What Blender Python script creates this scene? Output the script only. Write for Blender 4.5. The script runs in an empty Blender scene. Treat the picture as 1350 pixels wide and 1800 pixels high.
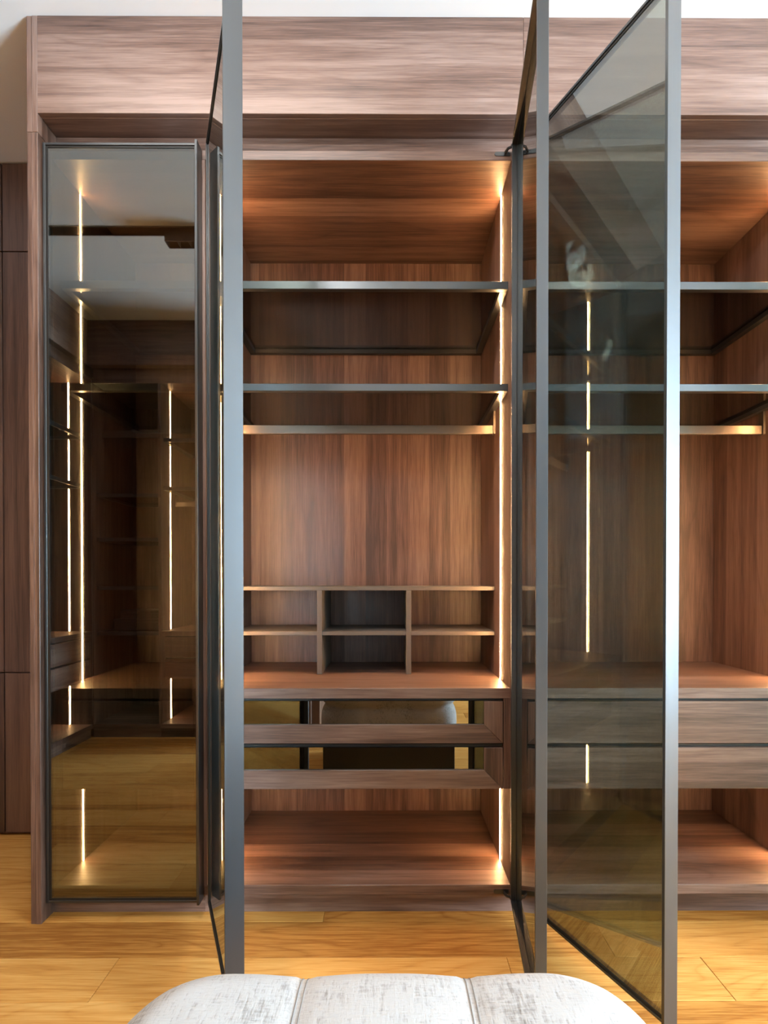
import bpy, bmesh, math, random
from mathutils import Vector, Matrix

random.seed(7)
SC = bpy.context.scene
COL = SC.collection

# ------------------------------------------------------------------ camera, light, exposure
cam_d = bpy.data.cameras.new('camera')
cam = bpy.data.objects.new('camera', cam_d)
COL.objects.link(cam)
CAM_H = 0.992
cam.location = (0, 0, CAM_H)
cam.rotation_euler = (math.pi / 2 - 0.0077, 0.0, -0.0035)
cam_d.sensor_fit = 'HORIZONTAL'
cam_d.sensor_width = 36.0
cam_d.lens = 926.56 / 1350 * 36.0
cam_d.shift_x = -0.0099
cam_d.shift_y = 0.0941
cam_d.clip_start = 0.01
SC.camera = cam

world = bpy.data.worlds.new('sky')
SC.world = world
world.use_nodes = True
wn = world.node_tree.nodes
bg = wn['Background']
bg.inputs[0].default_value = (0.62, 0.82, 1.0, 1)      # even overcast daylight
bg.inputs[1].default_value = 205.0

SC.view_settings.view_transform = 'Standard'
SC.view_settings.look = 'None'
SC.view_settings.gamma = 1.0
SC.view_settings.use_curve_mapping = False
SC.view_settings.exposure = 0.0
SC.cycles.max_bounces = 9
SC.cycles.diffuse_bounces = 4
SC.cycles.glossy_bounces = 6
SC.cycles.transparent_max_bounces = 24
SC.cycles.caustics_reflective = False
SC.cycles.caustics_refractive = False
SC.cycles.sample_clamp_indirect = 10.0

SPOT_POWER = 36.0
LED_STRENGTH = 500.0
LINEAR_STRENGTH = 27.0


def sky_portal(name, loc, rot, sx, sy):
    d = bpy.data.lights.new(name, 'AREA')
    d.shape = 'RECTANGLE'
    d.size, d.size_y = sx, sy
    d.cycles.is_portal = True
    o = bpy.data.objects.new(name, d)
    o.location = loc
    o.rotation_euler = rot
    COL.objects.link(o)


# room: X right, Y away from the camera, Z up
ROOM_L, ROOM_R = -1.87, 4.6          # front of the left wardrobes / right wall
BACK_Y = -2.4                        # wall behind the camera
OPP_Y = -0.246                       # fronts of the wardrobes opposite
CEIL = 2.60
WINS = ((-2.36, -0.8, 0.20, 2.45),)       # window in the right wall: y0 y1 z0 z1
for w_ in WINS:
    sky_portal('daylight', (ROOM_R + 0.1, (w_[0] + w_[1]) / 2, (w_[2] + w_[3]) / 2), (math.pi / 2, 0, math.pi / 2), w_[1] - w_[0], w_[3] - w_[2])


# ------------------------------------------------------------------ materials
def new_mat(name):
    m = bpy.data.materials.new(name)
    m.use_nodes = True
    nt = m.node_tree
    nt.nodes.clear()
    out = nt.nodes.new('ShaderNodeOutputMaterial')
    return m, nt, out


def nd(nt, t, **kw):
    n = nt.nodes.new(t)
    for k, v in kw.items():
        if k.startswith('i_'):
            n.inputs[int(k[2:])].default_value = v
        else:
            setattr(n, k, v)
    return n


def math_n(nt, op, a, b=None):
    n = nt.nodes.new('ShaderNodeMath')
    n.operation = op
    for i, v in enumerate((a, b)):
        if v is None:
            continue
        if isinstance(v, (int, float)):
            n.inputs[i].default_value = v
        else:
            nt.links.new(v, n.inputs[i])
    return n.outputs[0]


def plain(name, col, rough=0.5, metal=0.0, spec=0.5):
    m, nt, out = new_mat(name)
    b = nd(nt, 'ShaderNodeBsdfPrincipled')
    b.inputs['Base Color'].default_value = (*col, 1)
    b.inputs['Roughness'].default_value = rough
    b.inputs['Metallic'].default_value = metal
    b.inputs['Specular IOR Level'].default_value = spec
    nt.links.new(b.outputs[0], out.inputs[0])
    return m


def wood(name, axis, dark, mid, light, band=0.083, band_amt=0.85, rough=0.42, ring=12.0, scale=1.0, ring_amt=0.34, spec=0.75, streak_amt=0.95, broad_amt=0.60, fine_amt=0.62):
    """Straight-grained laminate; axis = direction of the grain in object space."""
    m, nt, out = new_mat(name)
    L = nt.links
    tc = nd(nt, 'ShaderNodeTexCoord')
    oi = nd(nt, 'ShaderNodeObjectInfo')
    wn_ = nd(nt, 'ShaderNodeTexWhiteNoise', noise_dimensions='1D')
    L.new(oi.outputs['Random'], wn_.inputs['W'])
    off = nd(nt, 'ShaderNodeVectorMath', operation='SCALE')
    L.new(wn_.outputs['Color'], off.inputs[0])
    off.inputs['Scale'].default_value = 7.0
    add = nd(nt, 'ShaderNodeVectorMath', operation='ADD')
    L.new(tc.outputs['Object'], add.inputs[0])
    L.new(off.outputs[0], add.inputs[1])
    ai = 'XYZ'.index(axis)

    def mapped(along):
        mp = nd(nt, 'ShaderNodeMapping')
        s = [scale] * 3
        s[ai] = along * scale
        mp.inputs['Scale'].default_value = s
        L.new(add.outputs[0], mp.inputs[0])
        return mp.outputs[0]

    def noise(vec, sc, det, rgh=0.55, dist=0.0):
        n = nd(nt, 'ShaderNodeTexNoise')
        n.inputs['Scale'].default_value = sc
        n.inputs['Detail'].default_value = det
        n.inputs['Roughness'].default_value = rgh
        n.inputs['Distortion'].default_value = dist
        L.new(vec, n.inputs['Vector'])
        return n.outputs['Fac']

    streak = noise(mapped(0.035), 46.0, 6, 0.62, 0.15)
    broad = noise(mapped(0.12), 5.0, 3, 0.5, 0.4)
    fine = noise(mapped(0.03), 330.0, 3, 0.6)
    contour = noise(mapped(0.14), 4.2, 2, 0.45, 0.3)
    rings = math_n(nt, 'PINGPONG', math_n(nt, 'MULTIPLY', contour, ring), 0.5)
    rings = math_n(nt, 'POWER', math_n(nt, 'MULTIPLY', rings, 2.0), 4.0)
    # laminate strips across the grain
    sep = nd(nt, 'ShaderNodeSeparateXYZ')
    L.new(add.outputs[0], sep.inputs[0])
    o1, o2 = [i for i in range(3) if i != ai]
    cross = math_n(nt, 'ADD', sep.outputs[o1], sep.outputs[o2])
    cell = math_n(nt, 'FLOOR', math_n(nt, 'DIVIDE', cross, band))
    w2 = nd(nt, 'ShaderNodeTexWhiteNoise', noise_dimensions='1D')
    L.new(cell, w2.inputs['W'])
    strip = w2.outputs['Value']
    # blend, centred on zero
    def part(sock, mean, k):
        return math_n(nt, 'MULTIPLY', math_n(nt, 'SUBTRACT', sock, mean), k)
    v = math_n(nt, 'ADD', part(streak, 0.5, streak_amt), part(broad, 0.5, broad_amt))
    v = math_n(nt, 'ADD', v, part(fine, 0.5, fine_amt))
    v = math_n(nt, 'ADD', v, part(rings, 0.2, -0.30 * ring_amt))
    v = math_n(nt, 'ADD', v, part(strip, 0.5, 0.40 * band_amt))
    v = math_n(nt, 'ADD', v, 0.5)
    ramp = nd(nt, 'ShaderNodeValToRGB')
    e = ramp.color_ramp.elements
    e[0].position, e[0].color = 0.22, (*dark, 1)
    e[1].position, e[1].color = 0.80, (*light, 1)
    k = ramp.color_ramp.elements.new(0.50)
    k.color = (*mid, 1)
    L.new(v, ramp.inputs[0])
    b = nd(nt, 'ShaderNodeBsdfPrincipled')
    L.new(ramp.outputs[0], b.inputs['Base Color'])
    rr = nd(nt, 'ShaderNodeMapRange')
    rr.inputs['To Min'].default_value = rough - 0.08
    rr.inputs['To Max'].default_value = rough + 0.1
    L.new(streak, rr.inputs[0])
    L.new(rr.outputs[0], b.inputs['Roughness'])
    b.inputs['Specular IOR Level'].default_value = spec
    bp = nd(nt, 'ShaderNodeBump')
    bp.inputs['Strength'].default_value = 0.12
    bp.inputs['Distance'].default_value = 0.0006
    L.new(fine, bp.inputs['Height'])
    L.new(bp.outputs[0], b.inputs['Normal'])
    L.new(b.outputs[0], out.inputs[0])
    return m


def tinted_glass(name, tint, f0, rough=0.0, refl=(0.92, 0.98, 1.0)):
    """Thin grey pane: each face lets the tint through and mirrors more at grazing angles (Schlick)."""
    m, nt, out = new_mat(name)
    L = nt.links
    lw = nd(nt, 'ShaderNodeLayerWeight')
    lw.inputs['Blend'].default_value = 0.5
    p = math_n(nt, 'POWER', lw.outputs['Facing'], 5.0)
    f = math_n(nt, 'ADD', math_n(nt, 'MULTIPLY', p, 1 - f0), f0)
    t = nd(nt, 'ShaderNodeBsdfTransparent')
    t.inputs[0].default_value = (*tint, 1)
    g = nd(nt, 'ShaderNodeBsdfGlossy')
    g.inputs[0].default_value = (*refl, 1)
    g.inputs['Roughness'].default_value = rough
    mx = nd(nt, 'ShaderNodeMixShader')
    L.new(f, mx.inputs[0])
    L.new(t.outputs[0], mx.inputs[1])
    L.new(g.outputs[0], mx.inputs[2])
    L.new(mx.outputs[0], out.inputs[0])
    return m


def emit(name, col, s):
    m, nt, out = new_mat(name)
    e = nd(nt, 'ShaderNodeEmission')
    e.inputs[0].default_value = (*col, 1)
    e.inputs[1].default_value = s
    nt.links.new(e.outputs[0], out.inputs[0])
    return m


def brushed(name, col, rough, metal=1.0):
    m, nt, out = new_mat(name)
    L = nt.links
    tc = nd(nt, 'ShaderNodeTexCoord')
    mp = nd(nt, 'ShaderNodeMapping')
    mp.inputs['Scale'].default_value = (1, 1, 0.01)
    L.new(tc.outputs['Object'], mp.inputs[0])
    n = nd(nt, 'ShaderNodeTexNoise')
    n.inputs['Scale'].default_value = 420
    L.new(mp.outputs[0], n.inputs['Vector'])
    rr = nd(nt, 'ShaderNodeMapRange')
    rr.inputs['To Min'].default_value = rough - 0.06
    rr.inputs['To Max'].default_value = rough + 0.06
    L.new(n.outputs['Fac'], rr.inputs[0])
    b = nd(nt, 'ShaderNodeBsdfPrincipled')
    b.inputs['Base Color'].default_value = (*col, 1)
    b.inputs['Metallic'].default_value = metal
    L.new(rr.outputs[0], b.inputs['Roughness'])
    L.new(b.outputs[0], out.inputs[0])
    return m


def fabric(name):
    m, nt, out = new_mat(name)
    L = nt.links
    tc = nd(nt, 'ShaderNodeTexCoord')

    def noise(sc, vec_scale, det, rgh):
        mp = nd(nt, 'ShaderNodeMapping')
        mp.inputs['Scale'].default_value = vec_scale
        L.new(tc.outputs['Object'], mp.inputs[0])
        n = nd(nt, 'ShaderNodeTexNoise')
        n.inputs['Scale'].default_value = sc
        n.inputs['Detail'].default_value = det
        n.inputs['Roughness'].default_value = rgh
        L.new(mp.outputs[0], n.inputs['Vector'])
        return n.outputs['Fac']
    patch = noise(9, (1, 1, 1), 5, 0.7)
    yarn = noise(260, (1, 0.16, 0.4), 3, 0.7)
    cross = noise(300, (0.16, 1, 0.5), 2, 0.6)
    v = math_n(nt, 'ADD', math_n(nt, 'MULTIPLY', patch, 0.9), math_n(nt, 'MULTIPLY', yarn, 0.75))
    v = math_n(nt, 'ADD', v, math_n(nt, 'MULTIPLY', cross, 0.35))
    ramp = nd(nt, 'ShaderNodeValToRGB')
    e = ramp.color_ramp.elements
    e[0].position, e[0].color = 0.72, (0.13, 0.115, 0.10, 1)
    e[1].position, e[1].color = 0.98, (0.32, 0.312, 0.30, 1)
    L.new(v, ramp.inputs[0])
    b = nd(nt, 'ShaderNodeBsdfPrincipled')
    L.new(ramp.outputs[0], b.inputs['Base Color'])
    b.inputs['Roughness'].default_value = 0.85
    b.inputs['Sheen Weight'].default_value = 0.25
    bp = nd(nt, 'ShaderNodeBump')
    bp.inputs['Strength'].default_value = 0.5
    bp.inputs['Distance'].default_value = 0.0015
    L.new(math_n(nt, 'ADD', yarn, cross), bp.inputs['Height'])
    L.new(bp.outputs[0], b.inputs['Normal'])
    L.new(b.outputs[0], out.inputs[0])
    return m


WD, WM, WL = (0.050, 0.023, 0.0145), (0.138, 0.0725, 0.0505), (0.236, 0.148, 0.114)
M = {}
for ax in 'XYZ':
    M['wood' + ax] = wood('walnut_laminate_' + ax, ax, WD, WM, WL)
M['darkwoodZ'] = wood('dark_walnut_panel', 'Z', (0.045, 0.022, 0.016), (0.115, 0.060, 0.043), (0.165, 0.092, 0.066))
M['floor'] = wood('oak_plank', 'X', (0.30, 0.115, 0.024), (0.53, 0.245, 0.058), (0.66, 0.36, 0.11), band=9, band_amt=1.3, rough=0.50, ring=24, ring_amt=0.42, spec=0.0, streak_amt=0.55, broad_amt=0.30, fine_amt=0.70)
M['joint'] = plain('floor_joint', (0.05, 0.025, 0.01), 0.8)
M['white'] = plain('white_paint', (0.86, 0.86, 0.85), 0.7, spec=0.2)
M['greige'] = plain('greige_paint', (0.22, 0.21, 0.20), 0.7, spec=0.2)
M['alu'] = brushed('grey_anodised_aluminium', (0.10, 0.107, 0.113), 0.34, 0.9)
M['black'] = plain('black_anodised_aluminium', (0.014, 0.014, 0.015), 0.35)
M['gasket'] = plain('black_gasket', (0.006, 0.006, 0.006), 0.5)
M['bronze'] = brushed('bronze_anodised_rail', (0.17, 0.145, 0.12), 0.42)
M['taupe'] = plain('taupe_laminate', (0.125, 0.108, 0.095), 0.42)
M['taupe_dark'] = plain('dark_taupe_laminate', (0.060, 0.052, 0.047), 0.45)
M['glass'] = tinted_glass('grey_tinted_door_glass', (0.53, 0.56, 0.525), 0.20)
M['shelf_glass'] = tinted_glass('dark_tinted_shelf_glass', (0.32, 0.30, 0.28), 0.04)
M['clear'] = tinted_glass('clear_window_glass', (0.97, 0.98, 0.98), 0.04)
M['led'] = emit('warm_led', (1.0, 0.535, 0.225), LED_STRENGTH)
M['linear'] = emit('neutral_diffuser', (1.0, 0.96, 0.90), LINEAR_STRENGTH)
M['lamp'] = emit('warm_white_lamp', (1.0, 0.88, 0.72), 30.0)
M['thread'] = plain('grey_thread', (0.20, 0.19, 0.18), 0.8)
M['fabric'] = fabric('pale_grey_chenille')


def mirror_glass():
    m, nt, out = new_mat('smoked_mirror_glass')
    g = nd(nt, 'ShaderNodeBsdfGlossy')
    g.inputs[0].default_value = (0.25, 0.255, 0.25, 1)
    g.inputs['Roughness'].default_value = 0.0
    nt.links.new(g.outputs[0], out.inputs[0])
    return m


M['mirror'] = mirror_glass()


# ------------------------------------------------------------------ mesh helpers
def link(name, me, mat, parent=None, loc=(0, 0, 0), rot=(0, 0, 0)):
    o = bpy.data.objects.new(name, me)
    if mat is not None:
        me.materials.append(mat)
    COL.objects.link(o)
    if parent is not None:
        o.parent = parent
    o.location = loc
    o.rotation_euler = rot
    return o


def add_box(bm, x0, x1, y0, y1, z0, z1):
    vs = [bm.verts.new(p) for p in ((x0, y0, z0), (x1, y0, z0), (x1, y1, z0), (x0, y1, z0), (x0, y0, z1), (x1, y0, z1), (x1, y1, z1), (x0, y1, z1))]
    for f in ((0, 3, 2, 1), (4, 5, 6, 7), (0, 1, 5, 4), (1, 2, 6, 5), (2, 3, 7, 6), (3, 0, 4, 7)):
        bm.faces.new([vs[i] for i in f])


def add_prism(bm, pts, lo, hi, axis='Y'):
    """Extrude a closed 2D outline between lo and hi along an axis."""
    def p3(p, t):
        if axis == 'Y':
            return (p[0], t, p[1])
        if axis == 'Z':
            return (p[0], p[1], t)
        return (t, p[0], p[1])
    a = [bm.verts.new(p3(p, lo)) for p in pts]
    b = [bm.verts.new(p3(p, hi)) for p in pts]
    n = len(pts)
    bm.faces.new(a)
    bm.faces.new(b[::-1])
    for i in range(n):
        bm.faces.new((a[i], b[i], b[(i + 1) % n], a[(i + 1) % n]))
    bmesh.ops.recalc_face_normals(bm, faces=bm.faces)


def finish(bm, name, mat, parent=None, bevel=0.0, seg=1, smooth=False, loc=(0, 0, 0), rot=(0, 0, 0)):
    if bevel > 0:
        bmesh.ops.bevel(bm, geom=list(bm.edges), offset=bevel, segments=seg, affect='EDGES', profile=0.5)
    me = bpy.data.meshes.new(name)
    bm.to_mesh(me)
    bm.free()
    if smooth:
        me.polygons.foreach_set('use_smooth', [True] * len(me.polygons))
    return link(name, me, mat, parent, loc, rot)


def box(name, x0, x1, y0, y1, z0, z1, mat, parent=None, bevel=0.0, seg=1):
    bm = bmesh.new()
    add_box(bm, x0, x1, y0, y1, z0, z1)
    return finish(bm, name, M[mat] if isinstance(mat, str) else mat, parent, bevel, seg)


def boxes(name, lst, mat, parent=None, bevel=0.0):
    bm = bmesh.new()
    for b in lst:
        add_box(bm, *b)
    return finish(bm, name, M[mat], parent, bevel)


def tag(o, label=None, cat=None, group=None, kind=None):
    if label:
        o['label'] = label
    if cat:
        o['category'] = cat
    if group:
        o['group'] = group
    if kind:
        o['kind'] = kind
    return o


def thing(name, label, cat, loc=(0, 0, 0), rotz=0.0, group=None, kind=None):
    o = bpy.data.objects.new(name, None)
    o.empty_display_size = 0.1
    COL.objects.link(o)
    o.location = loc
    o.rotation_euler = (0, 0, rotz)
    return tag(o, label, cat, group, kind)


def struct(o):
    o['kind'] = 'structure'
    return o


# ------------------------------------------------------------------ the room
DEPTH = 0.5064                     # inside depth of every wardrobe
YF = 1.56                          # front of the wardrobe carcass
FAR_Y = 2.043                      # panelled wall beside the wardrobe

# floor slab with planks running along X
floor = struct(box('floor', -2.6, ROOM_R + 0.2, BACK_Y - 0.2, 2.2, -0.06, -0.012, 'joint'))
floor['label'] = 'golden oak plank floor in front of the wardrobe'
ROW = 0.1455
rows = []
k = -3
fixed = {  # end joints read from the photograph, by row start
    0: (-0.195, 1.35), 1: (-1.45, 0.594), 2: (-0.71, 0.307, 0.817), 3: (-1.25, 0.05, 1.3), 4: (-0.35, 1.0)}
plank_mesh = {}


def plank(x0, x1, y0, y1):
    ln = round(x1 - x0, 3)
    if ln not in plank_mesh:
        bm = bmesh.new()
        add_box(bm, 0.0004, ln - 0.0004, 0.0004, ROW - 0.0004, -0.012, 0.0)
        top = [e for e in bm.edges if all(abs(v.co.z) < 1e-6 for v in e.verts)]
        bmesh.ops.bevel(bm, geom=top, offset=0.0011, segments=1, affect='EDGES')
        me = bpy.data.meshes.new('plank')
        bm.to_mesh(me)
        bm.free()
        me.materials.append(M['floor'])
        plank_mesh[ln] = me
    o = bpy.data.objects.new('plank', plank_mesh[ln])
    COL.objects.link(o)
    o.parent = floor
    o.location = (x0, y0, 0)


XA, XB = -2.45, ROOM_R
r = -4
while True:
    y1 = 1.525 - (r - 1) * ROW
    y0 = y1 - ROW
    if y1 < BACK_Y:
        break
    if r in fixed:
        cuts = [XA] + list(fixed[r]) + [XB]
    else:
        cuts = [XA]
        x = XA + random.choice((0.6, 0.9, 1.2, 1.5))
        while x < XB - 0.4:
            cuts.append(x)
            x += random.choice((1.5, 1.8, 1.8))
        cuts.append(XB)
    for a, b in zip(cuts[:-1], cuts[1:]):
        plank(a, b, y0, y1)
    r += 1

# ceiling with a recessed black track slot
SLOT = (0.600, 0.662)
ceiling = struct(boxes('ceiling', [(-2.6, ROOM_R + 0.2, BACK_Y - 0.2, SLOT[0], CEIL, CEIL + 0.12), (-2.6, ROOM_R + 0.2, SLOT[1], 2.3, CEIL, CEIL + 0.12)], 'white'))
ceiling['label'] = 'plain white ceiling'
struct(boxes('trim_1', [(-2.6, ROOM_R + 0.2, SLOT[0] - 0.001, SLOT[1] + 0.001, CEIL + 0.06, CEIL + 0.12), (-2.6, ROOM_R + 0.2, SLOT[0] - 0.002, SLOT[0] + 0.002, CEIL - 0.003, CEIL + 0.06), (-2.6, ROOM_R + 0.2, SLOT[1] - 0.002, SLOT[1] + 0.002, CEIL - 0.003, CEIL + 0.06)], 'black'))

# walls
lst = [(ROOM_R, ROOM_R + 0.2, BACK_Y - 0.2, WINS[0][0], 0, CEIL), (ROOM_R, ROOM_R + 0.2, WINS[0][1], 2.3, 0, CEIL)]
for w_ in WINS:
    lst += [(ROOM_R, ROOM_R + 0.2, w_[0], w_[1], 0, w_[2]), (ROOM_R, ROOM_R + 0.2, w_[0], w_[1], w_[3], CEIL)]
struct(boxes('wall_right', lst, 'white'))
struct(box('wall_behind', -0.45, ROOM_R, BACK_Y - 0.2, BACK_Y, 0, CEIL, 'greige'))
struct(box('wall_left', -2.6, -2.4, OPP_Y - 0.6, 2.3, 0, CEIL, 'white'))
struct(box('wall_passage', -0.50, -0.45, BACK_Y - 0.2, OPP_Y - 0.0, 0, CEIL, 'woodZ'))
struct(box('wall_opposite', -2.6, -0.50, OPP_Y - 0.66, OPP_Y - 0.54, 0, CEIL, 'white'))
struct(box('wall_back', -2.6, ROOM_R + 0.2, 2.10, 2.3, 0, CEIL, 'white'))


def window(name, axis, pos, w):
    a0, a1, z0, z1 = w
    t = bpy.data.objects.new(name, None)
    COL.objects.link(t)
    t['kind'] = 'structure'

    def b(nm, u0, u1, q0, q1, d0, d1, mat):
        if axis == 'Y':
            return box(nm, u0, u1, pos - d1, pos - d0, q0, q1, mat, t)
        return box(nm, pos + d0, pos + d1, u0, u1, q0, q1, mat, t)
    f = 0.05
    b('frame_rail', a0, a1, z0, z0 + f, 0.04, 0.09, 'black')
    b('frame_rail', a0, a1, z1 - f, z1, 0.04, 0.09, 'black')
    n = 2
    for i in range(n + 1):
        u = a0 + (a1 - a0 - f) * i / n
        b('frame_stile', u, u + f, z0 + f, z1 - f, 0.04, 0.09, 'black')
    for i in range(n):
        u0 = a0 + (a1 - a0 - f) * i / n + f
        u1 = a0 + (a1 - a0 - f) * (i + 1) / n
        b('pane', u0, u1, z0 + f, z1 - f, 0.06, 0.066, 'clear')
    return t


window('window_1', 'X', ROOM_R, WINS[0])

# dark panelled cupboard wall in the recess left of the wardrobe
pw = thing('cupboard_wall', 'dark walnut cupboard doors in the recess left of the wardrobe', 'cupboard', (-1.64, FAR_Y, 0))
box('body', -0.76, 0.60, 0.020, 0.05, 0, 2.598, 'darkwoodZ', pw)
for (xa, xb) in ((-0.75, -0.30), (-0.30, 0.148), (0.148, 0.60)):
    for (za, zb) in ((0.012, 0.6345), (0.6345, 2.2565), (2.2565, 2.596)):
        box('door', xa + 0.0025, xb - 0.0025, 0.0, 0.019, za + 0.0022, zb - 0.0022, 'darkwoodZ', pw, 0.0008)


# ------------------------------------------------------------------ wardrobes
Z_BOT0, Z_BOT1 = 0.057, 0.0862
Z_TOP0, Z_TOP1 = 2.2269, 2.2548
Z_DESK0, Z_DESK1 = 0.6412, 0.6716
Z_DR = ((0.5076, 0.6327), (0.3722, 0.4941))
SH = ((1.870, 1.8938), (1.5634, 1.5855))
LED_Y = 0.1394


def make_shelf(u, xa, xb, z0, z1, y0=0.036):
    """Aluminium frame with a dark glass panel."""
    w = 0.022
    y1 = DEPTH - 0.001
    s = box('shelf', xa, xb, y0, y0 + 0.018, z0, z1, 'alu', u, 0.0008)
    box('side_bar', xa, xa + w, y0 + 0.018, y1 - 0.018, z0, z1, 'alu', s, 0.0008)
    box('side_bar', xb - w, xb, y0 + 0.018, y1 - 0.018, z0, z1, 'alu', s, 0.0008)
    box('back_bar', xa, xb, y1 - 0.018, y1, z0, z1, 'black', s, 0.0008)
    box('glass_panel', xa + w, xb - w, y0 + 0.018, y1 - 0.018, z1 - 0.008, z1 - 0.002, 'shelf_glass', s)
    return s


def make_rail(u, xa, xb, zc=1.5016, y=0.226):
    rl = box('hanging_rail', xa + 0.008, xb - 0.008, y, y + 0.012, zc - 0.0145, zc + 0.0145, 'bronze', u, 0.001)
    for s in (0, 1):
        x0 = xa if s == 0 else xb - 0.008
        box('bracket', x0, x0 + 0.008, y - 0.006, y + 0.018, zc - 0.0155, 1.5634, 'bronze', rl, 0.0006)


def make_leds(u, side, xa, xb, segs):
    for (z0, z1) in segs:
        if side == 'L':
            box('led_strip', xa, xa + 0.0010, LED_Y - 0.0018, LED_Y + 0.0018, z0 + 0.001, z1 - 0.001, 'led', u)
        else:
            box('led_strip', xb - 0.0010, xb, LED_Y - 0.0018, LED_Y + 0.0018, z0 + 0.001, z1 - 0.001, 'led', u)


def make_glass_drawer(u, xa, xb, z0, z1):
    fw = 0.0560
    d = box('drawer', xa + 0.003, xb - 0.003, 0.012, 0.42, z0 + 0.002, z1 - 0.004, 'taupe_dark', u)
    box('glass_panel', xa + fw, xb - fw, 0.006, 0.0115, z0 + fw, z1, 'mirror', d)
    for nm, pts, mt in (('bottom_rail', ((xa, z0), (xb, z0), (xb - fw + 0.0004, z0 + fw - 0.0004), (xa + fw - 0.0004, z0 + fw - 0.0004)), 'woodX'),
                        ('side_rail', ((xa, z0 + 0.0006), (xa + fw - 0.0006, z0 + fw), (xa + fw - 0.0006, z1), (xa, z1)), 'woodZ'),
                        ('side_rail', ((xb, z0 + 0.0006), (xb, z1), (xb - fw + 0.0006, z1), (xb - fw + 0.0006, z0 + fw)), 'woodZ')):
        bm = bmesh.new()
        add_prism(bm, pts, 0.0, 0.0118)
        finish(bm, nm, M[mt], d, 0.0007)
    box('handle_profile', xa, xb, 0.012, 0.03, z1 + 0.0005, z1 + 0.0080, 'black', d)


def make_wood_drawer(u, xa, xb, z0, z1):
    d = box('drawer', xa, xb, 0.0, 0.018, z0, z1, 'woodX', u, 0.0008)
    box('box_body', xa + 0.02, xb - 0.02, 0.0182, 0.42, z0 + 0.004, z1 - 0.008, 'taupe_dark', d)
    box('handle_profile', xa, xb, 0.014, 0.03, z1 + 0.0005, z1 + 0.0080, 'black', d)


def make_unit(label, W, loc, rotz=0.0, tl=0.009, tr=0.009, drawers='wood', leds='LR', rail=True, shelves=SH, dark=False, group='walnut wardrobe bays'):
    u = thing('wardrobe_unit', label, 'wardrobe', loc, rotz, group)
    xa, xb = tl, W - tr
    D = DEPTH
    box('side_panel', 0, tl, 0, D, Z_BOT1, Z_TOP0, 'woodZ', u, 0.0006)
    box('side_panel', xb, W, 0, D, Z_BOT1, Z_TOP0, 'woodZ', u, 0.0006)
    box('top_panel', 0, W, 0, D + 0.012, Z_TOP0, Z_TOP1, 'woodX', u, 0.0010)
    box('bottom_panel', 0, W, 0, D + 0.012, Z_BOT0, Z_BOT1, 'woodX', u, 0.0010)
    box('back_panel', 0, W, D, D + 0.012, Z_BOT1, Z_TOP0, 'woodZ', u)
    box('plinth', 0, W, 0.0115, 0.029, 0, Z_BOT0, 'woodX', u, 0.0006)
    z_low_top = Z_BOT1
    segs = []
    if drawers:
        box('desk_panel', xa, xb, 0, D, Z_DESK0, Z_DESK1, 'woodX', u, 0.0010)
        box('filler_strip', xa, xa + 0.0195, 0.0, 0.018, Z_DR[1][0], Z_DESK0, 'woodZ', u, 0.0006)
        box('filler_strip', xb - 0.0195, xb, 0.0, 0.018, Z_DR[1][0], Z_DESK0, 'woodZ', u, 0.0006)
        for (z0, z1) in Z_DR:
            (make_glass_drawer if drawers == 'glass' else make_wood_drawer)(u, xa + 0.0215, xb - 0.0215, z0, z1)
        segs.append((Z_BOT1, Z_DR[1][0]))
        base = Z_DESK1
    else:
        base = Z_BOT1
    zs = [base]
    for (z0, z1) in sorted(shelves):
        make_shelf(u, xa, xb, z0, z1)
        segs.append((zs[-1], z0))
        zs.append(z1)
    segs.append((zs[-1], Z_TOP0))
    if rail:
        make_rail(u, xa, xb)
    for s in leds:
        make_leds(u, s, xa, xb, segs)
    return u


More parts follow.
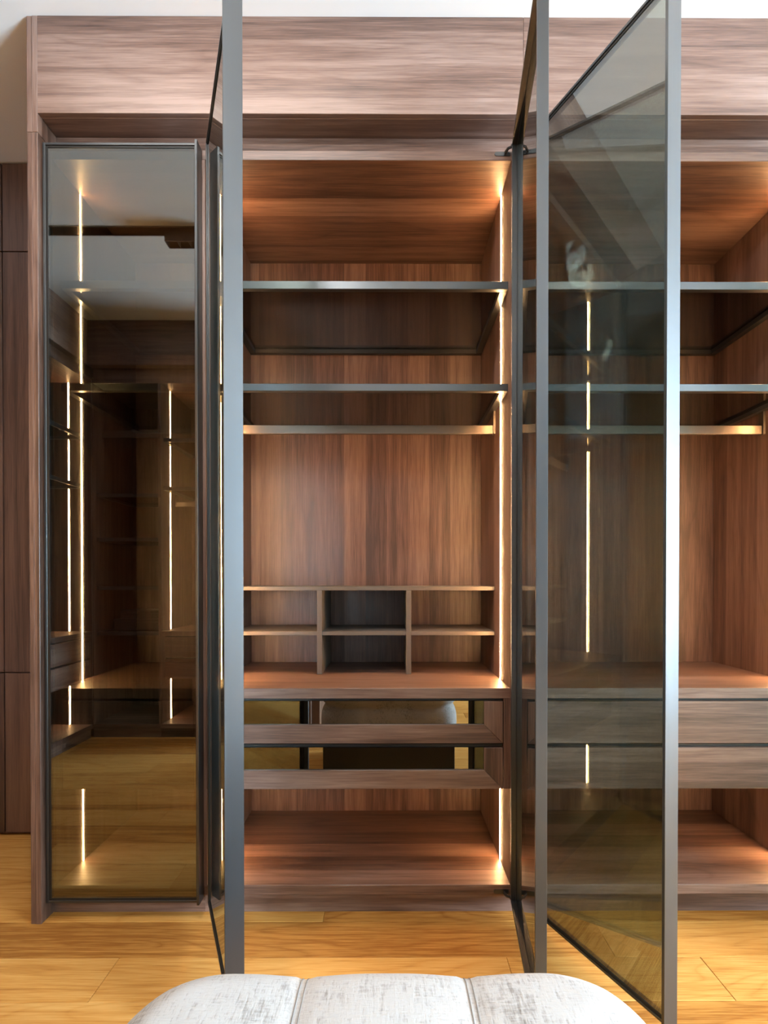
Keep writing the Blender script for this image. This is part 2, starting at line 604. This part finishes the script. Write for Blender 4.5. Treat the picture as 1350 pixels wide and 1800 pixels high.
def make_door(u, x, y, L, angle, hinge='L', handle=True, z0=0.0509, z1=2.2539, hinges=False):
    """Slim aluminium frame around grey glass; local x runs from the hinge edge, +y is the inner side."""
    s = 1 if hinge == 'L' else -1
    rot = -angle if hinge == 'L' else angle
    fw, th = 0.0070, 0.024

    def bx(nm, a0, a1, b0, b1, c0, c1, mt, par, bev=0.0006):
        if s < 0:
            a0, a1 = -a1, -a0
        return box(nm, a0, a1, b0, b1, c0, c1, mt, par, bev)
    d = bx('door', 0, fw, 0, th, z0, z1, 'alu', u)
    d.location = (x, y, 0)
    d.rotation_euler = (0, 0, rot)
    for (c0, c1) in ((z1 - fw, z1), (z0, z0 + fw)):
        bx('frame_rail', fw, L - fw, 0, 0.004, c0, c1, 'alu', d)
        bx('inner_profile', fw, L - fw, 0.0042, th, c0, c1, 'black', d)
    if handle:
        bx('handle_stile', L - fw, L, -0.012, 0.028, z0 - 0.0005, z1 + 0.0005, 'alu', d)
    else:
        bx('frame_stile', L - fw, L, 0, th, z0, z1, 'alu', d)
    if angle > 0.1:      # added black strip hides the lit carcass edge, stands in for gap shade
        bx('gap_shade_strip', -0.011, -0.0002, 0.006, 0.022, z0, z1, 'gasket', d, 0)
    g = 0.006
    for (a0, a1, c0, c1) in ((fw, fw + g, z0 + fw, z1 - fw), (L - fw - g, L - fw, z0 + fw, z1 - fw), (fw + g, L - fw - g, z0 + fw, z0 + fw + g), (fw + g, L - fw - g, z1 - fw - g, z1 - fw)):
        bx('gasket', a0, a1, 0.0025, 0.010, c0, c1, 'gasket', d, 0)
    bx('glass_pane', fw + g - 0.002, L - fw - g + 0.002, 0.004, 0.0085, z0 + fw + g - 0.002, z1 - fw - g + 0.002, 'glass', d, 0)
    if hinges:
        for zc, up in ((2.246, 1), (0.0665, -1)):
            # plate let into the carcass edge, links across to the frame (in door space)
            bm = bmesh.new()
            inv = Matrix.Rotation(-rot, 4, 'Z')
            def P(px, py, pz):      # unit space -> door space
                v = inv @ Vector((px - x, py - y, pz))
                return v
            xw = 0.3574 + 0.5515
            pts = []
            n = 8
            for i in range(n + 1):
                a = math.pi / 2 + math.pi * i / n
                pts.append((xw - 0.043 + 0.006 * math.cos(a), zc + 0.006 * math.sin(a)))
            pts += [(xw - 0.004, zc - 0.006), (xw - 0.004, zc + 0.006)]
            a_ = [bm.verts.new(P(p[0], -0.0015, p[1])) for p in pts]
            b_ = [bm.verts.new(P(p[0], 0.0004, p[1])) for p in pts]
            bm.faces.new(a_)
            bm.faces.new(b_[::-1])
            for i in range(len(pts)):
                bm.faces.new((a_[i], b_[i], b_[(i + 1) % len(pts)], a_[(i + 1) % len(pts)]))
            bmesh.ops.recalc_face_normals(bm, faces=bm.faces)
            finish(bm, 'hinge_plate', M['alu'], d)
            for (y_off, zz) in ((-0.004, 0.0045), (-0.012, -0.001)):
                bm = bmesh.new()
                path = [P(xw - 0.018, 0.0 + y_off * 0.3, zc + zz * up), P(xw - 0.012, y_off - 0.006, zc + (zz + 0.004) * up), P(xw - 0.001, y_off - 0.010, zc + (zz + 0.0055) * up), P(xw - 0.003, y_off - 0.02, zc + (zz + 0.003) * up)]
                add_tube(bm, path, 0.0036)
                finish(bm, 'hinge_arm', M['black'], d)
    return d


def add_tube(bm, path, r, n=6):
    rings = []
    for i, p in enumerate(path):
        a = path[max(i - 1, 0)]
        b = path[min(i + 1, len(path) - 1)]
        t = (b - a).normalized()
        ref = Vector((0, 0, 1)) if abs(t.z) < 0.9 else Vector((1, 0, 0))
        e1 = t.cross(ref).normalized()
        e2 = t.cross(e1)
        rings.append([bm.verts.new(p + (e1 * math.cos(k * 2 * math.pi / n) + e2 * math.sin(k * 2 * math.pi / n)) * r) for k in range(n)])
    for a, b in zip(rings[:-1], rings[1:]):
        for k in range(n):
            bm.faces.new((a[k], a[(k + 1) % n], b[(k + 1) % n], b[k]))
    bm.faces.new(rings[0][::-1])
    bm.faces.new(rings[-1])
    bmesh.ops.recalc_face_normals(bm, faces=bm.faces)


# the three bays in front of the camera
U_LEFT = make_unit('narrow wardrobe bay behind the closed grey glass door at the left end', 0.4515, (-1.0030, YF, 0), tl=0.013, leds='L', rail=False)
U_MID = make_unit('middle open wardrobe bay with mirrored drawers, hanging rail and two grey glass doors swung open', 0.9179, (-0.5515, YF, 0), drawers='glass')
U_RIGHT = make_unit('right open wardrobe bay with plain wooden drawers, seen through the grey glass door', 0.9122, (0.3664, YF, 0))

YD = -0.028
make_door(U_LEFT, -1.0009 + 1.0030, YD, 0.4490, 0.0, 'L', True)
make_door(U_MID, -0.5309 + 0.5515, YD, 0.471, math.radians(65.35), 'L', True)
make_door(U_MID, 0.3774 + 0.5515, YD, 0.442, math.radians(83.56), 'R', False, hinges=True)
make_door(U_RIGHT, 0.3865 - 0.3664, YD, 0.478, math.radians(65.6), 'L', True)
make_door(U_RIGHT, 1.2890 - 0.3664, YD, 0.42, math.radians(97), 'R', False)

# pigeon-hole organiser standing on the desk of the middle bay
org = thing('desk_organiser', 'taupe pigeonhole organiser standing on the desk board of the middle bay', 'organiser', (-0.5425, YF + 0.230, Z_DESK1))
OW, OD = 0.8990, 0.272
box('top_board', 0.0005, OW, 0, OD, 0.2856, 0.2991, 'taupe', org, 0.0008)
for (xa, xb) in ((0.2948, 0.3122), (0.5982, 0.6156)):
    box('divider', xa, xb, 0, OD, 0.0005, 0.2854, 'taupe', org, 0.0008)
for (xa, xb) in ((0.0005, 0.2946), (0.3124, 0.5980), (0.6158, OW)):
    box('shelf', xa, xb, 0.002, OD, 0.1328, 0.1464, 'taupe', org, 0.0008)

# surround: side panel, fascia, soffit
PX0, PX1, PY = -1.0344, -1.0037, 1.515
Z_SOF = 2.323
sur = thing('wardrobe_surround', 'walnut surround framing the wardrobe, with a deep fascia up to the ceiling', 'surround', (PX0, PY, 0))
PW = 1.30 - PX0
for (za, zb) in ((0.0, 2.2690), (2.2698, CEIL - 0.0015)):
    box('side_board', 0, 0.0152, 0.001, 0.52, za, zb, 'woodZ', sur, 0.0010)
    box('side_board', 0.0154, 0.0307, 0, 0.52, za, zb, 'woodZ', sur, 0.0010)
xs = 0.253 - PX0 + 0.128
for (xa, xb) in ((0.0309, xs), (xs + 0.0006, PW)):
    box('fascia_board', xa, xb, 0, 0.0155, Z_SOF, CEIL - 0.0015, 'woodX', sur, 0.0008)
box('soffit_board', 0.0309, PW, 0.0159, 0.084, Z_SOF, Z_SOF + 0.016, 'woodX', sur, 0.0016)
box('header_board', 0.0309, PW, 0.0845, 0.100, Z_TOP1 + 0.0005, Z_SOF + 0.02, 'woodX', sur, 0.0010)
box('side_board', PW, PW + 0.03, 0, 0.52, 0.0, CEIL - 0.0015, 'woodZ', sur, 0.0010)

# wardrobes opposite and on the left wall, seen mirrored in the closed door
OPP_X1 = -0.55
U_CORNER = make_unit('unlit narrow shelf bay in the corner of the opposite wardrobe row', 0.425, (-1.445, OPP_Y, 0), math.pi, drawers=None, leds='', rail=False,
          shelves=((1.52, 1.542), (1.24, 1.262), (0.93, 0.952), (0.6412, 0.665)))
box('hanging_rail', 0.0095, 0.4155, 0.10, 0.115, 1.915, 1.960, 'bronze', U_CORNER, 0.001)
make_unit('lit bay of the opposite wardrobe row with desk and wooden drawers', 0.895, (-0.55, OPP_Y, 0), math.pi, leds='R')
make_unit('lit bay of the left wall wardrobe nearest the corner', 0.90, (ROOM_L, OPP_Y, 0), math.pi / 2, leds='L', rail=False)
make_unit('unlit bay of the left wall wardrobe farther from the corner', 0.90, (ROOM_L, OPP_Y + 0.90, 0), math.pi / 2, leds='', rail=False)
s2 = thing('wardrobe_surround', 'walnut fascia above the wardrobe row opposite', 'surround', (ROOM_L, OPP_Y, 0))
box('fascia_board', 0, 1.37, -0.015, 0.045, Z_SOF, CEIL - 0.0015, 'woodX', s2, 0.0008)
box('header_board', 0, 1.37, -0.04, -0.02, Z_TOP1 + 0.0005, CEIL - 0.0015, 'woodX', s2, 0.0008)
box('side_board', 1.33, 1.37, -0.53, 0.045, 0, Z_SOF - 0.0005, 'woodZ', s2, 0.0008)
s3 = thing('wardrobe_surround', 'walnut fascia above the left wall wardrobe', 'surround', (ROOM_L, OPP_Y, 0))
box('fascia_board', -0.045, 0.0, 0.0455, 1.86, Z_SOF, CEIL - 0.0015, 'woodY', s3, 0.0008)
box('header_board', -0.060, -0.046, 0.0455, 1.86, Z_TOP1 + 0.0005, CEIL - 0.0015, 'woodY', s3, 0.0008)
box('side_board', -0.53, 0.0, 1.802, 1.842, 0, Z_SOF - 0.0005, 'woodZ', s3, 0.0008)

for i, (w, h, zz, dx) in enumerate(((0.30, 0.075, 0.6655, 0.0), (0.25, 0.055, 0.7415, 0.015))):
    bb = thing('storage_box', ('larger' if i == 0 else 'smaller') + ' dark storage box ' + ('on the low shelf' if i == 0 else 'stacked on top') + ' of the opposite corner bay', 'box', (-1.64 + dx, OPP_Y - 0.22, zz), group='dark storage boxes')
    box('body', -w / 2, w / 2, -0.11, 0.11, 0, h - 0.02, 'black', bb, 0.002)
    box('lid', -w / 2 - 0.002, w / 2 + 0.002, -0.112, 0.112, h - 0.0195, h, 'black', bb, 0.002)

# ------------------------------------------------------------------ ottoman
def make_ottoman():
    cx, y0, y1, half = -0.004, 0.04, 0.710, 0.326
    cy = (y0 + y1) / 2
    hy = (y1 - y0) / 2
    t = thing('ottoman', 'pale grey chenille tufted ottoman in front of the wardrobe', 'ottoman', (cx, cy, 0))
    zb, zt = 0.215, 0.485
    hz = (zt - zb) / 2
    zc = (zt + zb) / 2
    nx, ny, nz = 72, 72, 26
    bm = bmesh.new()
    R, r = 0.125, 0.055            # plan corner radius, edge radius
    seams_x = (-0.105, 0.104)
    seams_y = (-hy + 0.16, hy - 0.17, 0.0)
    vmap = {}

    def shape(a, b, c):
        x, y, z = a * half, b * hy, c * hz
        # plan rounding
        ix = max(-(half - R), min(half - R, x))
        iy = max(-(hy - R), min(hy - R, y))
        dx, dy = x - ix, y - iy
        l = math.hypot(dx, dy)
        m_ = max(abs(dx), abs(dy))
        if l > 1e-9 and abs(dx) > 1e-9 and abs(dy) > 1e-9:
            k_ = m_ / l
            dx, dy = dx * k_, dy * k_
        px, py = ix + dx, iy + dy
        # edge rounding: distance from the plan border
        l2 = math.hypot(dx, dy)
        q = max(l2 - (R - r), 0.0)
        if l2 < 1e-9:
            nxn = nyn = 0.0
        else:
            nxn, nyn = dx / l2, dy / l2
        qz = max(abs(z) - (hz - r), 0.0)
        if q > 0 and qz > 0:
            mm = max(q, qz)
            ll = math.hypot(q, qz)
            q2, qz2 = q * mm / ll, qz * mm / ll
            px += nxn * (q2 - q)
            py += nyn * (q2 - q)
            z = math.copysign(hz - r + qz2, z)
        # crown and tufting on top and sides
        P_ = Vector((px, py, z))
        e = max(abs(px) / half, abs(py) / hy)
        n = Vector((nxn * q, nyn * q, math.copysign(qz, z) if qz > 0 else 0.0))
        if n.length < 1e-6:
            n = Vector((0, 0, math.copysign(1, c)))
        n.normalize()
        if abs(c) > 0.999 and q <= 0:
            n = Vector((0, 0, math.copysign(1, c)))
        if n.z > -0.3:
            g = 0.0
            top = 1.0
            for sx in seams_x:
                g += 0.0035 * math.exp(-((px - sx) / 0.007) ** 2) + (0.0035 if n.z > 0.5 else 0.008) * math.exp(-((px - sx) / 0.045) ** 2)
            for sy in seams_y:
                g += (0.009 * math.exp(-((py - sy) / 0.010) ** 2) + 0.006 * math.exp(-((py - sy) / 0.045) ** 2)) * (1 if z > hz - 0.06 else 0)
            if n.z < 0.75:
                g += 0.012 * math.exp(-((z - 0.049) / 0.008) ** 2) + 0.011 * math.exp(-((z - 0.049) / 0.032) ** 2)
            P_ -= n * g * top
            if z > 0:
                P_.z += 0.014 * max(0.0, 1 - e ** 2)
        return P_

    def vert(i, j, k_):
        key = (i, j, k_)
        if key not in vmap:
            vmap[key] = bm.verts.new(shape(2 * i / nx - 1, 2 * j / ny - 1, 2 * k_ / nz - 1))
        return vmap[key]
    for k_ in (0, nz):
        for i in range(nx):
            for j in range(ny):
                f = (vert(i, j, k_), vert(i + 1, j, k_), vert(i + 1, j + 1, k_), vert(i, j + 1, k_))
                bm.faces.new(f if k_ else f[::-1])
    for i in range(nx):
        for k_ in range(nz):
            bm.faces.new((vert(i, 0, k_), vert(i + 1, 0, k_), vert(i + 1, 0, k_ + 1), vert(i, 0, k_ + 1)))
            bm.faces.new((vert(i, ny, k_), vert(i, ny, k_ + 1), vert(i + 1, ny, k_ + 1), vert(i + 1, ny, k_)))
    for j in range(ny):
        for k_ in range(nz):
            bm.faces.new((vert(0, j, k_), vert(0, j, k_ + 1), vert(0, j + 1, k_ + 1), vert(0, j + 1, k_)))
            bm.faces.new((vert(nx, j, k_), vert(nx, j + 1, k_), vert(nx, j + 1, k_ + 1), vert(nx, j, k_ + 1)))
    bmesh.ops.recalc_face_normals(bm, faces=bm.faces)
    finish(bm, 'cushion', M['fabric'], t, smooth=True, loc=(0, 0, zc))
    # stitched seam lines running towards the wardrobe
    for sx in seams_x:
        for off in (-0.0035, 0.0035):
            bm = bmesh.new()
            path = []
            for j in range(0, 41):
                b = -0.9 + 1.86 * j / 40
                p = shape((sx + off) / half, b, 1.0)
                path.append(Vector((sx + off, p.y, p.z + zc + 0.0006)))
            add_tube(bm, path, 0.0010, 5)
            finish(bm, 'stitching', M['thread'], t)
    box('base', -half + 0.02, half - 0.02, -hy + 0.02, hy - 0.02, 0.030, zb + 0.004, 'black', t, 0.003)
    for sx in (-1, 1):
        for sy in (-1, 1):
            box('leg', sx * (half - 0.08) - 0.014, sx * (half - 0.08) + 0.014, sy * (hy - 0.08) - 0.014, sy * (hy - 0.08) + 0.014, 0, 0.0298, 'black', t, 0.002)


make_ottoman()

# ------------------------------------------------------------------ ceiling track spotlights
def track_light(x, label, on):
    t = thing('track_light', label, 'ceiling light', (x, 0.620, CEIL), group='black track lights in the ceiling slot')
    box('adapter', -0.09, 0.09, -0.012, 0.012, -0.016, 0.059, 'black', t)
    L2 = 0.13
    boxes('housing', [(-L2, L2, -0.028, -0.024, -0.058, -0.016), (-L2, L2, 0.024, 0.028, -0.058, -0.016), (-L2, -L2 + 0.004, -0.024, 0.024, -0.058, -0.016), (L2 - 0.004, L2, -0.024, 0.024, -0.058, -0.016), (-L2 + 0.004, L2 - 0.004, -0.024, 0.024, -0.022, -0.016)], 'black', t)
    for i in range(5):
        xc = -L2 + 0.004 + (i + 0.5) * (2 * L2 - 0.008) / 5
        if i:
            xd = xc - (2 * L2 - 0.008) / 10
            box('cell_divider', xd - 0.001, xd + 0.001, -0.0238, 0.0238, -0.056, -0.0222, 'black', t)
        bm = bmesh.new()
        bmesh.ops.create_cone(bm, cap_ends=True, segments=20, radius1=0.015, radius2=0.015, depth=0.004, matrix=Matrix.Translation((xc, 0, -0.026)))
        finish(bm, 'lens', M['lamp'] if on else M['black'], t)
    if on:
        d = bpy.data.lights.new('track_spot', 'SPOT')
        d.energy = on
        d.color = (1.0, 0.97, 0.93)
        d.spot_size = math.radians(150)
        d.spot_blend = 0.9
        d.shadow_soft_size = 0.06
        o = bpy.data.objects.new('track_spot', d)
        COL.objects.link(o)
        o.parent = t
        o.location = (0, 0.01, -0.065)
        o.rotation_euler = (math.radians(28), 0, 0)      # tilted towards the wardrobe
    return t


track_light(-0.90, 'black multi-cell track light in the ceiling slot at the left end, switched off', 0)
track_light(-0.45, 'lit black track light between the switched-off one and the ottoman', SPOT_POWER * 2.3)
track_light(0.90, 'lit black track light in the slot right of the ottoman', SPOT_POWER)

# slim wall-washing ceiling light in front of the wardrobe
hl = 0.52
lw_ = thing('linear_light', 'slim linear ceiling light washing the fascia above the closed glass door', 'ceiling light', (-0.54, 1.20, CEIL))
boxes('trim_frame', [(-hl, hl, -0.028, -0.020, -0.004, -0.0005), (-hl, hl, 0.020, 0.028, -0.004, -0.0005), (-hl - 0.008, -hl, -0.028, 0.028, -0.004, -0.0005), (hl, hl + 0.008, -0.028, 0.028, -0.004, -0.0005)], 'white', lw_)
box('diffuser', -hl + 0.0002, hl - 0.0002, -0.0198, 0.0198, -0.003, -0.0005, 'linear', lw_)
